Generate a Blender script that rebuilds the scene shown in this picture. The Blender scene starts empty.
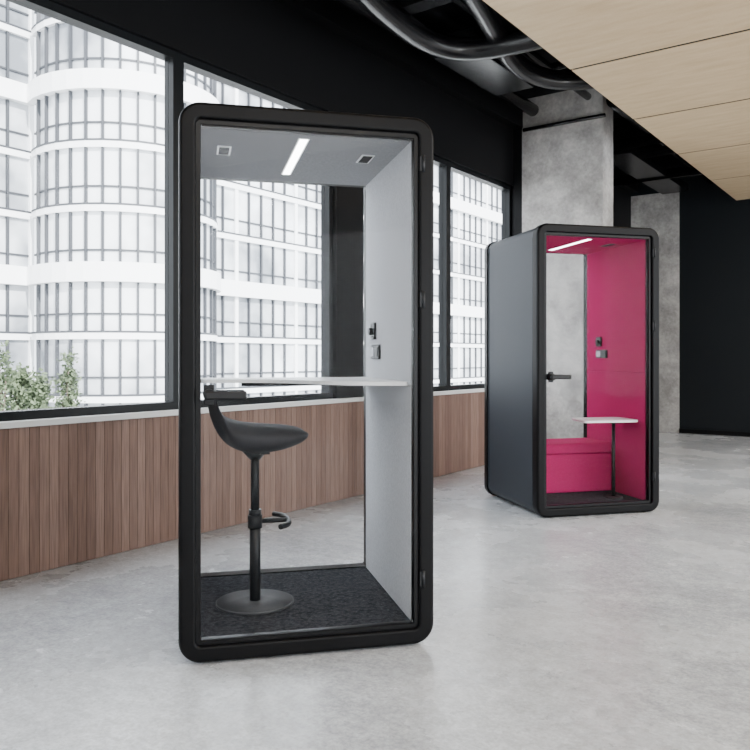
import bpy, bmesh, math, random
from mathutils import Vector, Matrix
random.seed(7)
S = bpy.context.scene
COL = S.collection
F = 775.0; HZ = 357.0; CH = 1.21
TH = math.radians(35.85)
cs, sn = math.cos(TH), math.sin(TH)
def c2w(xr, d, z=0.0):
    return Vector((xr*cs - d*sn, xr*sn + d*cs, z))
def at(px, py, z):
    d = F*(CH - z)/(py - HZ)
    return c2w((px-375)/F*d, d, z)

# ---------------- materials ----------------
def mat(name, col, rough=0.5, metal=0.0, spec=0.5, emit=None, es=0):
    m = bpy.data.materials.new(name); m.use_nodes = True
    b = m.node_tree.nodes['Principled BSDF']
    b.inputs['Base Color'].default_value = (*col, 1)
    b.inputs['Roughness'].default_value = rough
    b.inputs['Metallic'].default_value = metal
    b.inputs['Specular IOR Level'].default_value = spec
    if emit:
        b.inputs['Emission Color'].default_value = (*emit, 1)
        b.inputs['Emission Strength'].default_value = es
    return m
def noise_col(m, c1, c2, scale=5, detail=6, lo=0.3, hi=0.7, bump=0.0, bscale=None, stretch=None, rough=None, speck=None):
    nt = m.node_tree; N = nt.nodes; L = nt.links
    b = N['Principled BSDF']
    tc = N.new('ShaderNodeTexCoord'); mp = N.new('ShaderNodeMapping')
    L.new(tc.outputs['Object'], mp.inputs['Vector'])
    if stretch: mp.inputs['Scale'].default_value = stretch
    n = N.new('ShaderNodeTexNoise'); n.inputs['Scale'].default_value = scale; n.inputs['Detail'].default_value = detail
    n.inputs['Roughness'].default_value = 0.6
    L.new(mp.outputs[0], n.inputs['Vector'])
    r = N.new('ShaderNodeValToRGB')
    r.color_ramp.elements[0].position = lo; r.color_ramp.elements[1].position = hi
    r.color_ramp.elements[0].color = (*c1, 1); r.color_ramp.elements[1].color = (*c2, 1)
    L.new(n.outputs['Fac'], r.inputs[0]); last = r.outputs[0]
    if speck:
        for sc_, a_, c_ in speck:
            n3 = N.new('ShaderNodeTexNoise'); n3.inputs['Scale'].default_value = sc_; n3.inputs['Detail'].default_value = 8
            n3.inputs['Roughness'].default_value = .7
            L.new(mp.outputs[0], n3.inputs['Vector'])
            q = N.new('ShaderNodeMapRange'); q.inputs['From Min'].default_value=.36; q.inputs['From Max'].default_value=.64
            q.inputs['To Min'].default_value=a_; q.inputs['To Max'].default_value=c_
            L.new(n3.outputs['Fac'], q.inputs['Value'])
            v = N.new('ShaderNodeVectorMath'); v.operation='SCALE'; L.new(last, v.inputs[0]); L.new(q.outputs[0], v.inputs['Scale'])
            last = v.outputs[0]
    L.new(last, b.inputs['Base Color'])
    if bump:
        n2 = N.new('ShaderNodeTexNoise'); n2.inputs['Scale'].default_value = bscale or scale*6; n2.inputs['Detail'].default_value = 4
        L.new(mp.outputs[0], n2.inputs['Vector'])
        bp = N.new('ShaderNodeBump'); bp.inputs['Strength'].default_value = bump; bp.inputs['Distance'].default_value = 0.01
        L.new(n2.outputs['Fac'], bp.inputs['Height']); L.new(bp.outputs[0], b.inputs['Normal'])
    if rough:
        r2 = N.new('ShaderNodeMapRange'); r2.inputs['From Min'].default_value=.3; r2.inputs['From Max'].default_value=.7
        r2.inputs['To Min'].default_value = rough[0]; r2.inputs['To Max'].default_value = rough[1]
        L.new(n.outputs['Fac'], r2.inputs['Value']); L.new(r2.outputs[0], b.inputs['Roughness'])
    return m
def glass(name, tint=(0.985,0.988,0.99), base=0.002, fr=0.05):
    m = bpy.data.materials.new(name); m.use_nodes = True
    nt = m.node_tree; N = nt.nodes; L = nt.links
    for n in list(N): N.remove(n)
    o = N.new('ShaderNodeOutputMaterial'); t = N.new('ShaderNodeBsdfTransparent'); g = N.new('ShaderNodeBsdfGlossy')
    t.inputs[0].default_value = (*tint, 1); g.inputs['Roughness'].default_value = 0.0
    lw = N.new('ShaderNodeLayerWeight'); lw.inputs['Blend'].default_value = 0.15
    ml = N.new('ShaderNodeMath'); ml.operation = 'MULTIPLY_ADD'; ml.inputs[1].default_value = fr; ml.inputs[2].default_value = base
    L.new(lw.outputs['Fresnel'], ml.inputs[0])
    mx = N.new('ShaderNodeMixShader'); L.new(ml.outputs[0], mx.inputs[0]); L.new(t.outputs[0], mx.inputs[1]); L.new(g.outputs[0], mx.inputs[2])
    L.new(mx.outputs[0], o.inputs[0]); return m

M = {}
M['floor'] = noise_col(mat('concrete_floor', (.5,.5,.5), .35), (.355,.368,.39), (.555,.57,.59), scale=1.1, detail=12, lo=.28, hi=.66, bump=.12, bscale=18, rough=(.16,.36), speck=((4,.90,1.07),(16,.86,1.10),(60,.78,1.15)))
M['conc'] = noise_col(mat('concrete', (.4,.39,.38), .85), (.22,.21,.20), (.52,.50,.48), scale=2.2, detail=12, lo=.3, hi=.7, bump=.4, bscale=20, speck=((6,.82,1.14),(25,.85,1.12)))
M['black'] = mat('black_paint', (.003,.003,.0035), .6, spec=.12)
M['ceil'] = mat('black_ceiling', (.003,.003,.004), .8, spec=.1)
M['duct'] = mat('black_duct', (.007,.007,.008), .24, spec=.45)
M['wallblk'] = mat('dark_wall', (.006,.008,.010), .6, spec=.2)
M['alu'] = mat('window_black', (.004,.005,.006), .4, spec=.2)
M['frame'] = mat('booth_frame_black', (.003,.003,.0035), .4, spec=.12)
M['door'] = mat('door_frame_black', (.003,.003,.0035), .3, spec=.2)
M['shell'] = mat('booth_shell_slate', (.030,.035,.043), .5, spec=.2)
M['feltg'] = noise_col(mat('grey_felt', (.4,.4,.42), .95, spec=.1), (.46,.47,.495), (.58,.59,.615), scale=90, detail=3, bump=.2, bscale=300)
M['feltc'] = noise_col(mat('grey_ceiling_felt', (.3,.3,.32), .95, spec=.1), (.26,.265,.28), (.34,.345,.36), scale=90, detail=3, bump=.2, bscale=300)
M['pink'] = noise_col(mat('pink_felt', (.6,.04,.15), .95, spec=.05), (.38,.016,.105), (.46,.022,.132), scale=80, detail=3, bump=.25, bscale=280)
M['carpet'] = noise_col(mat('charcoal_carpet', (.03,.03,.035), .95, spec=.05), (.018,.019,.023), (.055,.057,.066), scale=55, detail=6, lo=.36, hi=.66, bump=.5, bscale=120)
M['white'] = mat('white_laminate', (.82,.83,.84), .3)
M['sill'] = mat('sill_paint', (.66,.66,.65), .45)
M['plast'] = mat('stool_plastic', (.022,.0225,.026), .65, spec=.25)
M['metal'] = mat('powder_metal', (.010,.011,.013), .45, spec=.3)
M['disc'] = mat('stool_base', (.055,.057,.062), .55, spec=.2)
M['dark'] = mat('dark_detail', (.005,.005,.006), .45, spec=.3)
M['socket'] = mat('socket_grey', (.25,.25,.27), .4, .5)
M['led'] = mat('led', (1,1,1), .5, emit=(1,1,1), es=14)
M['glass'] = glass('booth_glass')
M['wglass'] = glass('window_glass')

PITCH = 0.06
m = mat('wood_slats', (.3,.2,.15), .6, spec=.3); M['slat'] = m
nt = m.node_tree; N = nt.nodes; L = nt.links
tc = N.new('ShaderNodeTexCoord'); sp = N.new('ShaderNodeSeparateXYZ'); L.new(tc.outputs['Object'], sp.inputs[0])
dv = N.new('ShaderNodeMath'); dv.operation='MULTIPLY_ADD'; dv.inputs[1].default_value = 1/PITCH; dv.inputs[2].default_value=4/PITCH; L.new(sp.outputs['Y'], dv.inputs[0])
fl = N.new('ShaderNodeMath'); fl.operation='FLOOR'; L.new(dv.outputs[0], fl.inputs[0])
wn = N.new('ShaderNodeTexWhiteNoise'); wn.noise_dimensions='1D'; L.new(fl.outputs[0], wn.inputs['W'])
rp = N.new('ShaderNodeValToRGB'); rp.color_ramp.elements[0].color=(.155,.094,.072,1); rp.color_ramp.elements[1].color=(.235,.152,.122,1)
L.new(wn.outputs['Value'], rp.inputs[0])
mp = N.new('ShaderNodeMapping'); mp.inputs['Scale'].default_value=(1,60,2.2); L.new(tc.outputs['Object'], mp.inputs[0])
nz = N.new('ShaderNodeTexNoise'); nz.inputs['Scale'].default_value=2; nz.inputs['Detail'].default_value=6; L.new(mp.outputs[0], nz.inputs['Vector'])
mr = N.new('ShaderNodeMapRange'); mr.inputs['From Min'].default_value=.3; mr.inputs['From Max'].default_value=.7; mr.inputs['To Min'].default_value=.72; mr.inputs['To Max'].default_value=1.25
L.new(nz.outputs['Fac'], mr.inputs['Value'])
mx = N.new('ShaderNodeVectorMath'); mx.operation='SCALE'; L.new(rp.outputs[0], mx.inputs[0]); L.new(mr.outputs[0], mx.inputs['Scale'])
L.new(mx.outputs[0], N['Principled BSDF'].inputs['Base Color'])
M['ply'] = noise_col(mat('plywood', (.6,.45,.3), .6, spec=.2), (.46,.335,.20), (.58,.445,.285), scale=2.5, detail=9, lo=.25, hi=.75, stretch=(1.2,5,1), speck=((60,.92,1.06),))

# ---------------- mesh helpers ----------------
class MB:
    def __init__(s): s.bm = bmesh.new(); s.mats = []
    def mi(s, k):
        if k not in s.mats: s.mats.append(k)
        return s.mats.index(k)
    def box(s, lo, hi, k, bevel=0, rz=0, piv=None):
        r = bmesh.ops.create_cube(s.bm, size=1)
        vs = r['verts']; lo=Vector(lo); hi=Vector(hi); c=(lo+hi)/2; sz=hi-lo
        for v in vs: v.co = Vector((v.co.x*sz.x, v.co.y*sz.y, v.co.z*sz.z)) + c
        if rz:
            p = Vector(piv) if piv is not None else c
            bmesh.ops.rotate(s.bm, verts=vs, cent=p, matrix=Matrix.Rotation(rz,3,'Z'))
        i = s.mi(k)
        fs = {f for v in vs for f in v.link_faces}
        for f in fs: f.material_index = i
        if bevel:
            es = list({e for v in vs for e in v.link_edges})
            r2 = bmesh.ops.bevel(s.bm, geom=es, offset=bevel, segments=3, affect='EDGES', profile=.5)
            for f in r2['faces']: f.material_index = i; f.smooth = True
    def cyl(s, p1, p2, r1, k, r2=None, seg=24, smooth=True):
        p1=Vector(p1); p2=Vector(p2); d=p2-p1; r2=r1 if r2 is None else r2
        q = d.to_track_quat('Z','Y').to_matrix().to_4x4()
        mtx = Matrix.Translation((p1+p2)/2) @ q
        r = bmesh.ops.create_cone(s.bm, cap_ends=True, segments=seg, radius1=r1, radius2=r2, depth=d.length, matrix=mtx)
        i = s.mi(k)
        for f in {f for v in r['verts'] for f in v.link_faces}:
            f.material_index = i
            if len(f.verts)==4 and smooth: f.smooth = True
    def tube(s, pts, r, k, seg=16, closed=False):
        pts=[Vector(p) for p in pts]; n=len(pts); rings=[]; i0=s.mi(k)
        up=Vector((0,0,1))
        for i,p in enumerate(pts):
            a=pts[i-1] if (i>0 or closed) else p; b=pts[(i+1)%n] if (i<n-1 or closed) else p
            t=(b-a).normalized()
            u=up if abs(t.z)<.9 else Vector((1,0,0))
            x=t.cross(u).normalized(); y=x.cross(t).normalized()
            rings.append([s.bm.verts.new(p+x*r*math.cos(2*math.pi*j/seg)+y*r*math.sin(2*math.pi*j/seg)) for j in range(seg)])
        m2 = n if closed else n-1
        for i in range(m2):
            A=rings[i]; B=rings[(i+1)%n]
            for j in range(seg):
                f=s.bm.faces.new((A[j],A[(j+1)%seg],B[(j+1)%seg],B[j])); f.smooth=True; f.material_index=i0
        if not closed:
            for R in (rings[0],rings[-1]):
                f=s.bm.faces.new(R); f.material_index=i0
    def poly(s, pts, z0, z1, k, bevel=0):
        i=s.mi(k)
        a=[s.bm.verts.new((p[0],p[1],z0)) for p in pts]; b=[s.bm.verts.new((p[0],p[1],z1)) for p in pts]
        n=len(pts)
        fs=[s.bm.faces.new(a[::-1]), s.bm.faces.new(b)]
        for j in range(n): fs.append(s.bm.faces.new((a[j],a[(j+1)%n],b[(j+1)%n],b[j])))
        for f in fs: f.material_index=i
    def sweep(s, W, z0, z1, R, prof, k, n=10, close=True):
        i0=s.mi(k); loops=[]
        for off,y in prof:
            r=max(R-off,.004)
            x0,x1,a0,a1=off,W-off,z0+off,z1-off
            ring=[]
            for (cx,cz,st) in ((x1-r,a1-r,0),(x0+r,a1-r,90),(x0+r,a0+r,180),(x1-r,a0+r,270)):
                for j in range(n+1):
                    an=math.radians(st+90*j/n)
                    ring.append(s.bm.verts.new((cx+r*math.cos(an), y, cz+r*math.sin(an))))
            loops.append(ring)
        m=len(loops); q=len(loops[0])
        for a in range(m if close else m-1):
            A=loops[a];B=loops[(a+1)%m]
            for j in range(q):
                f=s.bm.faces.new((A[j],A[(j+1)%q],B[(j+1)%q],B[j])); f.material_index=i0; f.smooth=True
    def obj(s, name, parent=None, loc=None, rz=None, norm=True):
        if norm: bmesh.ops.recalc_face_normals(s.bm, faces=s.bm.faces[:])
        me=bpy.data.meshes.new(name); s.bm.to_mesh(me); s.bm.free()
        for k in s.mats: me.materials.append(M[k])
        o=bpy.data.objects.new(name, me); COL.objects.link(o)
        if parent: o.parent=parent
        if loc is not None: o.location=loc
        if rz is not None: o.rotation_euler=(0,0,rz)
        return o
def sharp(o, ang=35):
    me=o.data
    try: me.set_sharp_from_angle(angle=math.radians(ang))
    except Exception: pass
    return o
def empty(name, loc, rz=0):
    e=bpy.data.objects.new(name,None); e.empty_display_size=.2; COL.objects.link(e); e.location=loc; e.rotation_euler=(0,0,rz); return e

# ---------------- room ----------------
XW=-4.07; X1=6.0; Y0=-4.0; YB=12.85; ZC=4.25
b=MB(); b.box((XW-.16,Y0-.2,-.2),(X1+.2,YB+.2,0),'floor'); b.obj('floor')
b=MB(); b.box((XW-.16,Y0-.2,ZC),(X1+.2,YB+.2,ZC+.2),'ceil'); b.obj('ceiling')
ZS=.86; ZT=3.25
b=MB()
b.box((XW-.16,Y0,0),(XW-.025,YB,ZS-.035),'black')
b.box((XW-.16,Y0,ZT),(XW,YB,ZC),'black')
b.box((XW-.16,5.08,ZS-.035),(XW-.0,5.46,ZT),'black')
b.box((XW-.16,8.47,ZS-.035),(XW,YB,ZT),'black')
b.box((XW-.0,Y0,3.92),(XW+.12,YB,ZC),'black')
b.box((XW,8.45,0),(XW+.11,8.8,ZC),'black')
b.obj('wall_left')
b=MB()
n=int(round((8.45-Y0)/PITCH))
for k in range(n):
    y=Y0+k*PITCH
    b.box((XW-.025,y+.0015,.004),(XW,y+PITCH-.0015,ZS-.035),'slat')
b.obj('trim_wood_panelling', norm=False)
b=MB(); b.box((XW-.16,Y0,ZS-.035),(XW+.03,8.45,ZS),'sill',bevel=.004); b.obj('trim_window_sill')
units=[(-3.9,-2.6),(-2.6,-1.1),(-1.1,.3),(.3,1.83),(1.83,3.44),(3.44,5.08),(5.46,7.0),(7.0,8.47)]
for i,(a,c) in enumerate(units):
    b=MB(); w=.045; x0,x1=XW-.13,XW-.04
    b.box((x0,a,ZS),(x1,c,ZS+.05),'alu'); b.box((x0,a,ZT-.05),(x1,c,ZT),'alu')
    b.box((x0,a,ZS+.05),(x1,a+w,ZT-.05),'alu'); b.box((x0,c-w,ZS+.05),(x1,c,ZT-.05),'alu')
    b.box((x0+.035,a+w,ZS+.05),(x0+.043,c-w,ZT-.05),'wglass')
    b.obj('window_%d'%(i+1))
b=MB(); b.box((-3.3,YB,0),(X1+.2,YB+.2,ZC),'wallblk')
b.box((XW-.16,YB,3.86),(-3.3,YB+.2,ZC),'wallblk'); b.box((XW-.16,YB,0),(-3.3,YB+.2,3.86),'conc')
b.obj('wall_back')
b=MB(); b.box((-3.3,YB-.02,0),(X1,YB,.07),'black'); b.obj('baseboard_back')
b=MB(); b.box((XW-.16,Y0-.2,0),(X1,Y0,ZC),'sill'); b.obj('wall_front')
b=MB(); b.box((X1,Y0,0),(X1+.2,YB,.5),'sill'); b.box((X1,Y0,3.2),(X1+.2,YB,ZC),'sill')
for a in (Y0,0.2,4.4,8.6,12.6): b.box((X1,a,.5),(X1+.2,a+.25,3.2),'sill')
b.obj('wall_right')
b=MB(); b.box((XW+.11,8.45,0),(-2.99,8.8,ZC),'conc'); b.obj('concrete_column')
b=MB(); XP=-2.36; ZP=3.5
ys=(-3.62,-2.02,-.42,1.17,2.76,4.35,5.93,7.52,9.1,10.7,12.3)
for i in range(len(ys)-1):
    for (xa,xb) in ((XP,1.6),(1.6,5.6)):
        b.box((xa+.006,ys[i]+.018,ZP),(xb-.006,ys[i+1]-.018,ZP+.03),'ply')
b.box((XP+.02,ys[0]+.02,ZP+.004),(5.58,ys[-1]-.02,ZP+.06),'black')
for x in (-1.8,1.5,5):
    for y in (0,4,8,12): b.cyl((x,y,ZP+.05),(x,y,ZC),.012,'black',seg=8)
b.obj('ceiling_panel_plywood')

def smooth_path(pts, it=3):
    pts=[Vector(p) for p in pts]
    for _ in range(it):
        q=[pts[0]]
        for i in range(len(pts)-1):
            q.append(pts[i]*.75+pts[i+1]*.25); q.append(pts[i]*.25+pts[i+1]*.75)
        q.append(pts[-1]); pts=q
    return pts
b=MB()
b.tube(smooth_path([at(335,-40,3.75),at(385,12,3.75),at(432,46,3.75),at(480,51,3.75),at(560,32,3.75),at(640,12,3.75)]),.092,'duct')
b.tube(smooth_path([at(440,-60,3.83),at(490,20,3.83),at(512,66,3.83),at(560,84,3.83),at(640,72,3.83)]),.088,'duct')
for x,z,r in ((-3.75,4.05,.07),(-3.1,4.08,.04),(-2.7,4.0,.06)):
    b.tube([(x,Y0+.01,z),(x,8.3,z)],r,'duct')
for x,z,r in ((-2.8,4.0,.10),(-2.5,3.8,.05)): b.tube([(x,8.3,z),(x,YB-.02,z)],r,'duct')
for y,z,r in ((9.6,3.85,.06),(10.3,3.92,.1),(11.4,3.8,.05),(12.0,3.95,.08),(7.3,4.1,.04)):
    b.tube([(XW+.14,y,z),(X1-.05,y,z)],r,'duct')
b.box((-3.62,5.9,3.86),(-3.2,7.1,4.06),'duct',bevel=.01); b.box((-3.5,9.8,3.78),(-3.1,12.6,3.9),'duct',bevel=.01)
for y in (1,3.2,5.4,7.6,9.8): b.box((XW+.13,y,4.14),(-2.0,y+.16,ZC),'duct')
b.tube([(XW+.14,8.42,3.88),(-2.95,8.42,3.88)],.022,'duct')
b.obj('ventilation_duct')

# ---------------- booth ----------------
W=1.045; D=1.03; H=2.215
BROT=TH+math.radians(13.3); BROT2=TH+math.radians(14.6)
def booth(name, loc, wall, ceilm, rot):
    e=empty(name, loc, rot)
    Z0=.006
    b=MB(); R=.088
    b.sweep(W,Z0,H,R,[(0,.022),(.0005,.016),(.003,.008),(.008,.002),(.015,0),(.018,0),(.054,0),(.057,0),(.062,.002),(.065,.006),(.066,.012),(.066,.016),(.066,.08),(0,.08)],'frame')
    sharp(b.obj('front_frame',e),50)
    b=MB(); b.sweep(W,Z0,H,R,[(.0665,.02),(.084,.02),(.086,.024),(.086,.055),(.0665,.055)],'door'); sharp(b.obj('door_frame',e),30)
    b=MB(); b.sweep(W,Z0,H,R,[(.010,.08),(.010,D-.07),(.070,D-.07),(.070,.08)],'shell')
    b.box((.0085,.10,.12),(.011,.103,H-.1),'frame'); b.box((.0085,D-.095,.12),(.011,D-.092,H-.1),'frame')
    sharp(b.obj('shell',e),40)
    b=MB(); b.sweep(W,Z0,H,R,[(0,D-.07),(0,D-.01),(.008,D),(.078,D),(.078,D-.07)],'frame'); sharp(b.obj('back_frame',e),50)
    b=MB(); b.box((.07,D-.045,.08),(W-.07,D-.035,H-.07),'glass'); b.obj('back_glass',e)
    b=MB(); b.box((.083,.033,.09),(W-.083,.041,H-.083),'glass'); b.obj('door_glass',e)
    b=MB(); b.box((.0705,.082,.068),(W-.0705,D-.07,.078),'carpet'); b.obj('carpet_floor',e)
    b=MB(); b.box((W-.082,.082,.079),(W-.0705,D-.07,1.085),wall,bevel=.003); b.box((W-.082,.082,1.088),(W-.0705,D-.07,H-.0705),wall,bevel=.003); b.obj('side_panel_right',e)
    b=MB(); b.box((.0705,.082,.079),(.082,D-.07,H-.0705),wall); b.obj('side_panel_left',e)
    b=MB(); b.box((.0825,.082,H-.084),(W-.0825,D-.07,H-.0705),ceilm)
    zc=H-.084
    b.box((.495,.14,zc-.004),(.53,.78,zc+.001),'led')
    b.box((.488,.133,zc-.003),(.537,.787,zc+.002),'white')
    for x in (.19,.835):
        b.box((x-.03,.33,zc-.004),(x+.03,.47,zc+.001),'white' if wall=='feltg' else 'socket')
        for j in range(5): b.box((x-.022,.342+j*.024,zc-.007),(x+.022,.358+j*.024,zc-.003),'dark')
    b.obj('ceiling_panel',e)
    b=MB()
    b.box((W-.096,.71,1.30),(W-.082,.79,1.385),'dark',bevel=.004)
    b.cyl((W-.096,.75,1.34),(W-.115,.75,1.34),.018,'dark')
    b.box((W-.094,.62,1.20),(W-.082,.79,1.272),'dark',bevel=.003)
    for j in range(2): b.box((W-.098,.632+j*.08,1.212),(W-.093,.698+j*.08,1.26),'socket' if j else 'dark',bevel=.002)
    b.obj('power_module',e)
    b=MB()
    for s0,s1 in ((-.026,.02),(.042,.09)):
        zc=1.06; ym=s0 if s0<0 else s1
        b.cyl((.118,s0,zc),(.118,s1,zc),.024,'dark')
        b.box((.100,ym-.012,zc-.017),(.262,ym+.012,zc+.017),'dark',bevel=.008)
    b.cyl((.118,.015,zc),(.118,.06,zc),.014,'dark')
    b.box((.098,.012,1.02),(.138,.024,1.10),'dark',bevel=.004)
    b.obj('door_handle',e)
    b=MB()
    for z in (.28,1.45,2.02):
        b.cyl((W-.050,-.002,z-.035),(W-.050,-.002,z+.035),.007,'metal'); b.box((W-.064,-.001,z-.03),(W-.045,.01,z+.03),'metal')
    b.obj('hinges',e)
    b=MB()
    for x in (.12,W-.12):
        for y in (.06,D-.08): b.cyl((x,y,0),(x,y,.0085),.03,'dark')
    b.obj('feet',e)
    return e
L1=c2w(-.766,3.018); L2=c2w(1.212,5.78)
booth('phone_booth',L1,'feltg','feltc',BROT)
booth('phone_booth',L2,'pink','pink',BROT2)

def rounded_poly(pts, r, n=6):
    out=[]; N_=len(pts)
    for i in range(N_):
        p=Vector(pts[i]).to_2d(); a=(Vector(pts[i-1]).to_2d()-p); c=(Vector(pts[(i+1)%N_]).to_2d()-p)
        rr=r[i] if isinstance(r,(list,tuple)) else r
        if rr<=0: out.append(tuple(p)); continue
        A=p+a.normalized()*rr; C=p+c.normalized()*rr
        for j in range(n+1):
            t=j/n; q=A*(1-t)**2+p*2*t*(1-t)+C*t*t; out.append((q.x,q.y))
    return out
b=MB()
pts=rounded_poly([(.084,D-.075),(.084,.66),(.42,.62),(.70,.20),(W-.084,.10),(W-.084,D-.075)],[0,.05,.15,.15,.02,0],8)
b.poly(pts,1.092,1.103,'white'); b.poly(pts,1.086,1.092,'white')
b.box((.30,D-.115,1.06),(W-.084,D-.09,1.086),'metal')
b.obj('wall_mounted_desk',loc=L1,rz=BROT)
b=MB(); b.box((.084,.555,.080),(W-.084,D-.075,.40),'pink',bevel=.012); b.box((.084,.545,.40),(W-.084,D-.075,.49),'pink',bevel=.02); b.obj('upholstered_bench',loc=L2,rz=BROT2)
b=MB()
pts=rounded_poly([(.46,.14),(W-.10,.11),(W-.10,.44),(.52,.46)],.06)
b.poly(pts,.695,.712,'white')
b.box((.75,.22,.68),(.87,.34,.695),'dark'); b.cyl((.81,.28,.09),(.81,.28,.68),.014,'dark'); b.cyl((.81,.28,.0785),(.81,.28,.088),.07,'dark')
b.obj('side_table',loc=L2,rz=BROT2)

# ---------------- stool ----------------
R3=Matrix.Rotation(BROT,3,'Z')
SL=L1+R3@Vector((.335,.49,.0785))
est=empty('bar_stool',SL,BROT)
b=MB()
b.cyl((0,0,0),(0,0,.010),.178,'disc',seg=64); b.cyl((0,0,.010),(0,0,.014),.174,'disc',r2=.05,seg=64)
b.obj('base_plate',est)
b=MB(); b.cyl((0,0,.01),(0,0,.42),.025,'metal'); b.cyl((0,0,.42),(0,0,.70),.020,'metal'); b.cyl((0,0,.40),(0,0,.43),.029,'metal'); b.cyl((0,0,.66),(0,0,.71),.024,'metal',r2=.07)
b.obj('gas_lift_post',est)
b=MB(); zf=.375
b.cyl((0,0,zf-.03),(0,0,zf+.03),.033,'metal')
b.tube([(0.02,0,zf),(.15,0,zf)],.011,'metal')
b.tube(smooth_path([(.10,-.15,zf+.0),(.145,-.10,zf),(.155,0,zf),(.145,.10,zf),(.10,.15,zf)],2),.012,'metal')
b.obj('footrest',est)
b=MB(); b.box((.02,-.075,.69),(.06,-.05,.705),'metal'); b.obj('height_lever',est)
prof=[(-.222,1.000,.992,.11),(-.224,1.002,.960,.15),(-.217,.975,.910,.175),(-.202,.930,.845,.19),(-.172,.875,.775,.20),(-.115,.842,.715,.205),
      (-.03,.826,.692,.205),(.05,.820,.692,.205),(.12,.815,.704,.20),(.18,.806,.724,.185),(.22,.793,.745,.155),(.238,.778,.762,.11)]
b=MB(); i0=b.mi('plast'); rings=[]
nv=20
for (x,zt,zb,hw) in prof:
    ring=[]
    for j in range(nv):
        a=2*math.pi*j/nv
        ca,sa=math.cos(a),math.sin(a)
        yy=hw*math.copysign(abs(ca)**.75,ca)
        s_=math.copysign(abs(sa)**.9,sa)
        zm=(zt+zb)/2; h=(zt-zb)/2
        edge=.010*(abs(yy)/hw)**2
        xx=x+(.035*(yy/hw)**2 if x<-.12 else 0)
        ring.append(b.bm.verts.new((xx,yy,zm+h*s_+edge)))
    rings.append(ring)
for a in range(len(rings)-1):
    for j in range(nv):
        f=b.bm.faces.new((rings[a][j],rings[a][(j+1)%nv],rings[a+1][(j+1)%nv],rings[a+1][j])); f.smooth=True; f.material_index=i0
for r_ in (rings[0],rings[-1]): 
    f=b.bm.faces.new(r_); f.smooth=True
o=b.obj('seat_shell',est); md=o.modifiers.new('s','SUBSURF'); md.levels=2; md.render_levels=2

# ---------------- outside ----------------
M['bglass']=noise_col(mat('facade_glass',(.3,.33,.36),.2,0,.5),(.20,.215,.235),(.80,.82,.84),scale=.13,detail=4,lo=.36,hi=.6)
M['bband']=mat('facade_band',(.90,.90,.90),.6)
M['bmull']=mat('facade_mullion',(.045,.048,.055),.5)
b=MB()
FH=3.6; ZB=-8.4; NF=13
def facade(pts, pitch, sub=1, ww=.11, wide=5):
    k=0
    for (p,q) in zip(pts[:-1],pts[1:]):
        p=Vector(p);q=Vector(q);d=q-p;Ln=d.length;an=math.atan2(d.y,d.x)
        def bx(s0,s1,n0,n1,z0,z1,k):
            b.box((p.x+s0,p.y+n0,z0),(p.x+s1,p.y+n1,z1),k,rz=an,piv=(p.x,p.y,0))
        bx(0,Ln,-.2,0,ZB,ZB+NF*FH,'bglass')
        for i in range(NF+1):
            big=i%3==1
            t=1.1 if big else .36
            bx(-.05,Ln+.05,-.1,.45 if big else .22,ZB+i*FH-t/2,ZB+i*FH+t/2,'bband')
            bx(0,Ln,-.1,.08,ZB+i*FH+1.2,ZB+i*FH+1.31,'bmull')
            if not big: bx(-.02,Ln+.02,-.1,.235,ZB+i*FH+t/2,ZB+i*FH+t/2+.12,'bmull')
        nc=max(1,round(Ln/pitch))
        for i in range(nc):
            w=.30 if (wide and k%wide==0) else ww
            bx(i*Ln/nc-w/2,i*Ln/nc+w/2,-.1,.18,ZB,ZB+NF*FH,'bband' if (wide and k%wide==0) else 'bmull')
            k+=1
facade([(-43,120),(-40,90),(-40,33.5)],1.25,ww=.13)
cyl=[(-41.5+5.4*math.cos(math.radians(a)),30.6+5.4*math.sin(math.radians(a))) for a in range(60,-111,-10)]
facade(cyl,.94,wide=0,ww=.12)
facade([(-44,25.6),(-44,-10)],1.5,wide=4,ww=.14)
b.obj('office_building',norm=False)
M['ground']=mat('street_ground',(.45,.45,.44),.9)
b=MB(); b.box((-140,-60,-8.6),(-4.6,160,-8.4),'ground'); b.obj('street_ground')
M['leaf']=noise_col(mat('leaves',(.1,.2,.05),.8),(.04,.06,.03),(.13,.17,.09),scale=3)
M['bark']=mat('bark',(.12,.09,.07),.9)
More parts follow.
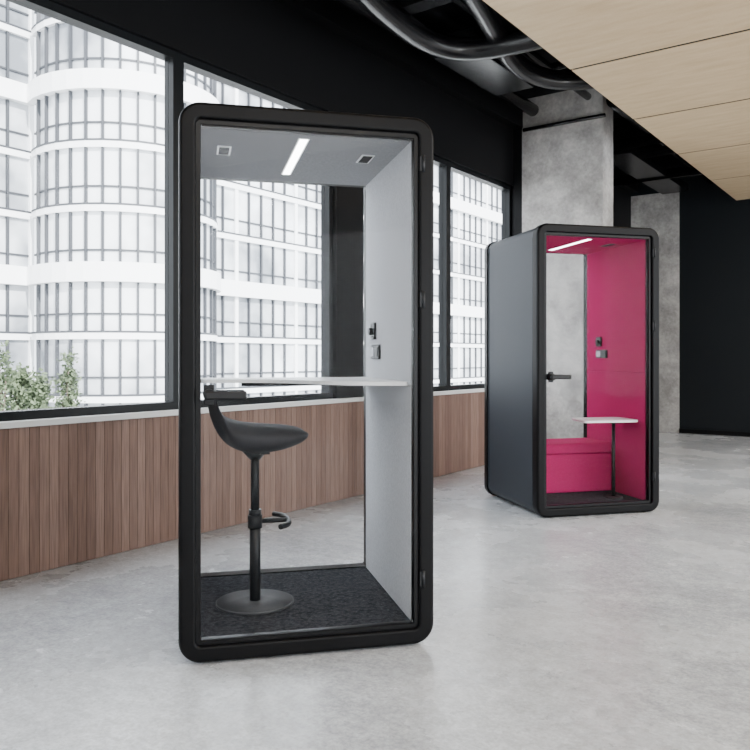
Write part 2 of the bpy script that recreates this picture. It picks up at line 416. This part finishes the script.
def tree(px, X, top, rad):
    t=(px-375)/F; d=-X/(sn-cs*t); loc=c2w(t*d,d,-8.4); loc.z=-8.4
    b=MB(); h=top+8.4
    b.cyl((0,0,0),(0,0,h*.8),.16,'bark',r2=.05,seg=10)
    il=b.mi('leaf')
    cl=[]
    for _ in range(30):
        a=random.random()*6.28; zz=random.uniform(.35,1.0); rr=rad*(1.15-zz)*random.random()**.5*1.3
        cl.append(Vector((rr*math.cos(a),rr*math.sin(a),h*zz-.35)))
        b.cyl((0,0,h*zz*.7),cl[-1],.03,'bark',seg=5)
    for c in cl:
        for _ in range(120):
            v=Vector((random.gauss(0,.28),random.gauss(0,.28),random.gauss(0,.32)))*rad*.7+c
            s=random.uniform(.05,.11)
            R_=Matrix.Rotation(random.random()*6.28,3,Vector((random.gauss(0,1),random.gauss(0,1),random.gauss(0,1))).normalized())
            f=b.bm.faces.new([b.bm.verts.new(v+R_@Vector(q)) for q in ((-s,-s*.5,0),(s,-s*.5,0),(s,s*.5,0),(-s,s*.5,0))]); f.material_index=il
    o=b.obj('tree',loc=loc,norm=False)
for px,X,top,rad in ((2,-30,1.7,1.2),(20,-31,1.0,.9),(38,-30,.7,.9),(68,-32,1.5,.9)): tree(px,X,top,rad)

# ---------------- light ----------------
w=bpy.data.worlds.new('world'); S.world=w; w.use_nodes=True
bg=w.node_tree.nodes['Background']; bg.inputs[0].default_value=(.88,.94,1,1); bg.inputs[1].default_value=7.0
def light(name,typ,loc,rot,en,size=None,sy=None,col=(1,1,1)):
    l=bpy.data.lights.new(name,typ); l.energy=en; l.color=col
    if typ=='AREA':
        l.shape='RECTANGLE'; l.size=size; l.size_y=sy or size
    o=bpy.data.objects.new(name,l); COL.objects.link(o); o.location=loc; o.rotation_euler=rot; return o
s=light('sun','SUN',(20,0,30),(0,0,0),15); s.data.angle=math.radians(1)
s.rotation_euler=Vector((-1,.35,-.75)).to_track_quat('-Z','Y').to_euler()
light('overhead_fill','AREA',(1.0,-.3,3.45),(0,0,0),140,3,3,(1,.99,.97))  # overhead area fills, added out of view to brighten the room; no fixtures modelled
light('overhead_fill','AREA',(1.5,5.5,3.45),(0,0,0),180,3,3,(1,.99,.97))
light('overhead_fill','AREA',(1.0,10.5,3.45),(0,0,0),190,3,2,(1,.99,.97))
light('right_fill','AREA',(5.9,4,1.9),(0,math.radians(90),0),260,2.6,14)  # added area fill along the unseen right wall, standing in for window light

cam=bpy.data.cameras.new('camera'); co=bpy.data.objects.new('camera',cam); COL.objects.link(co)
co.location=(0,0,CH); co.rotation_euler=(math.radians(90),0,TH)
cam.sensor_width=36; cam.lens=F/750*36; cam.shift_y=(HZ-375)/750; cam.clip_end=500
S.camera=co
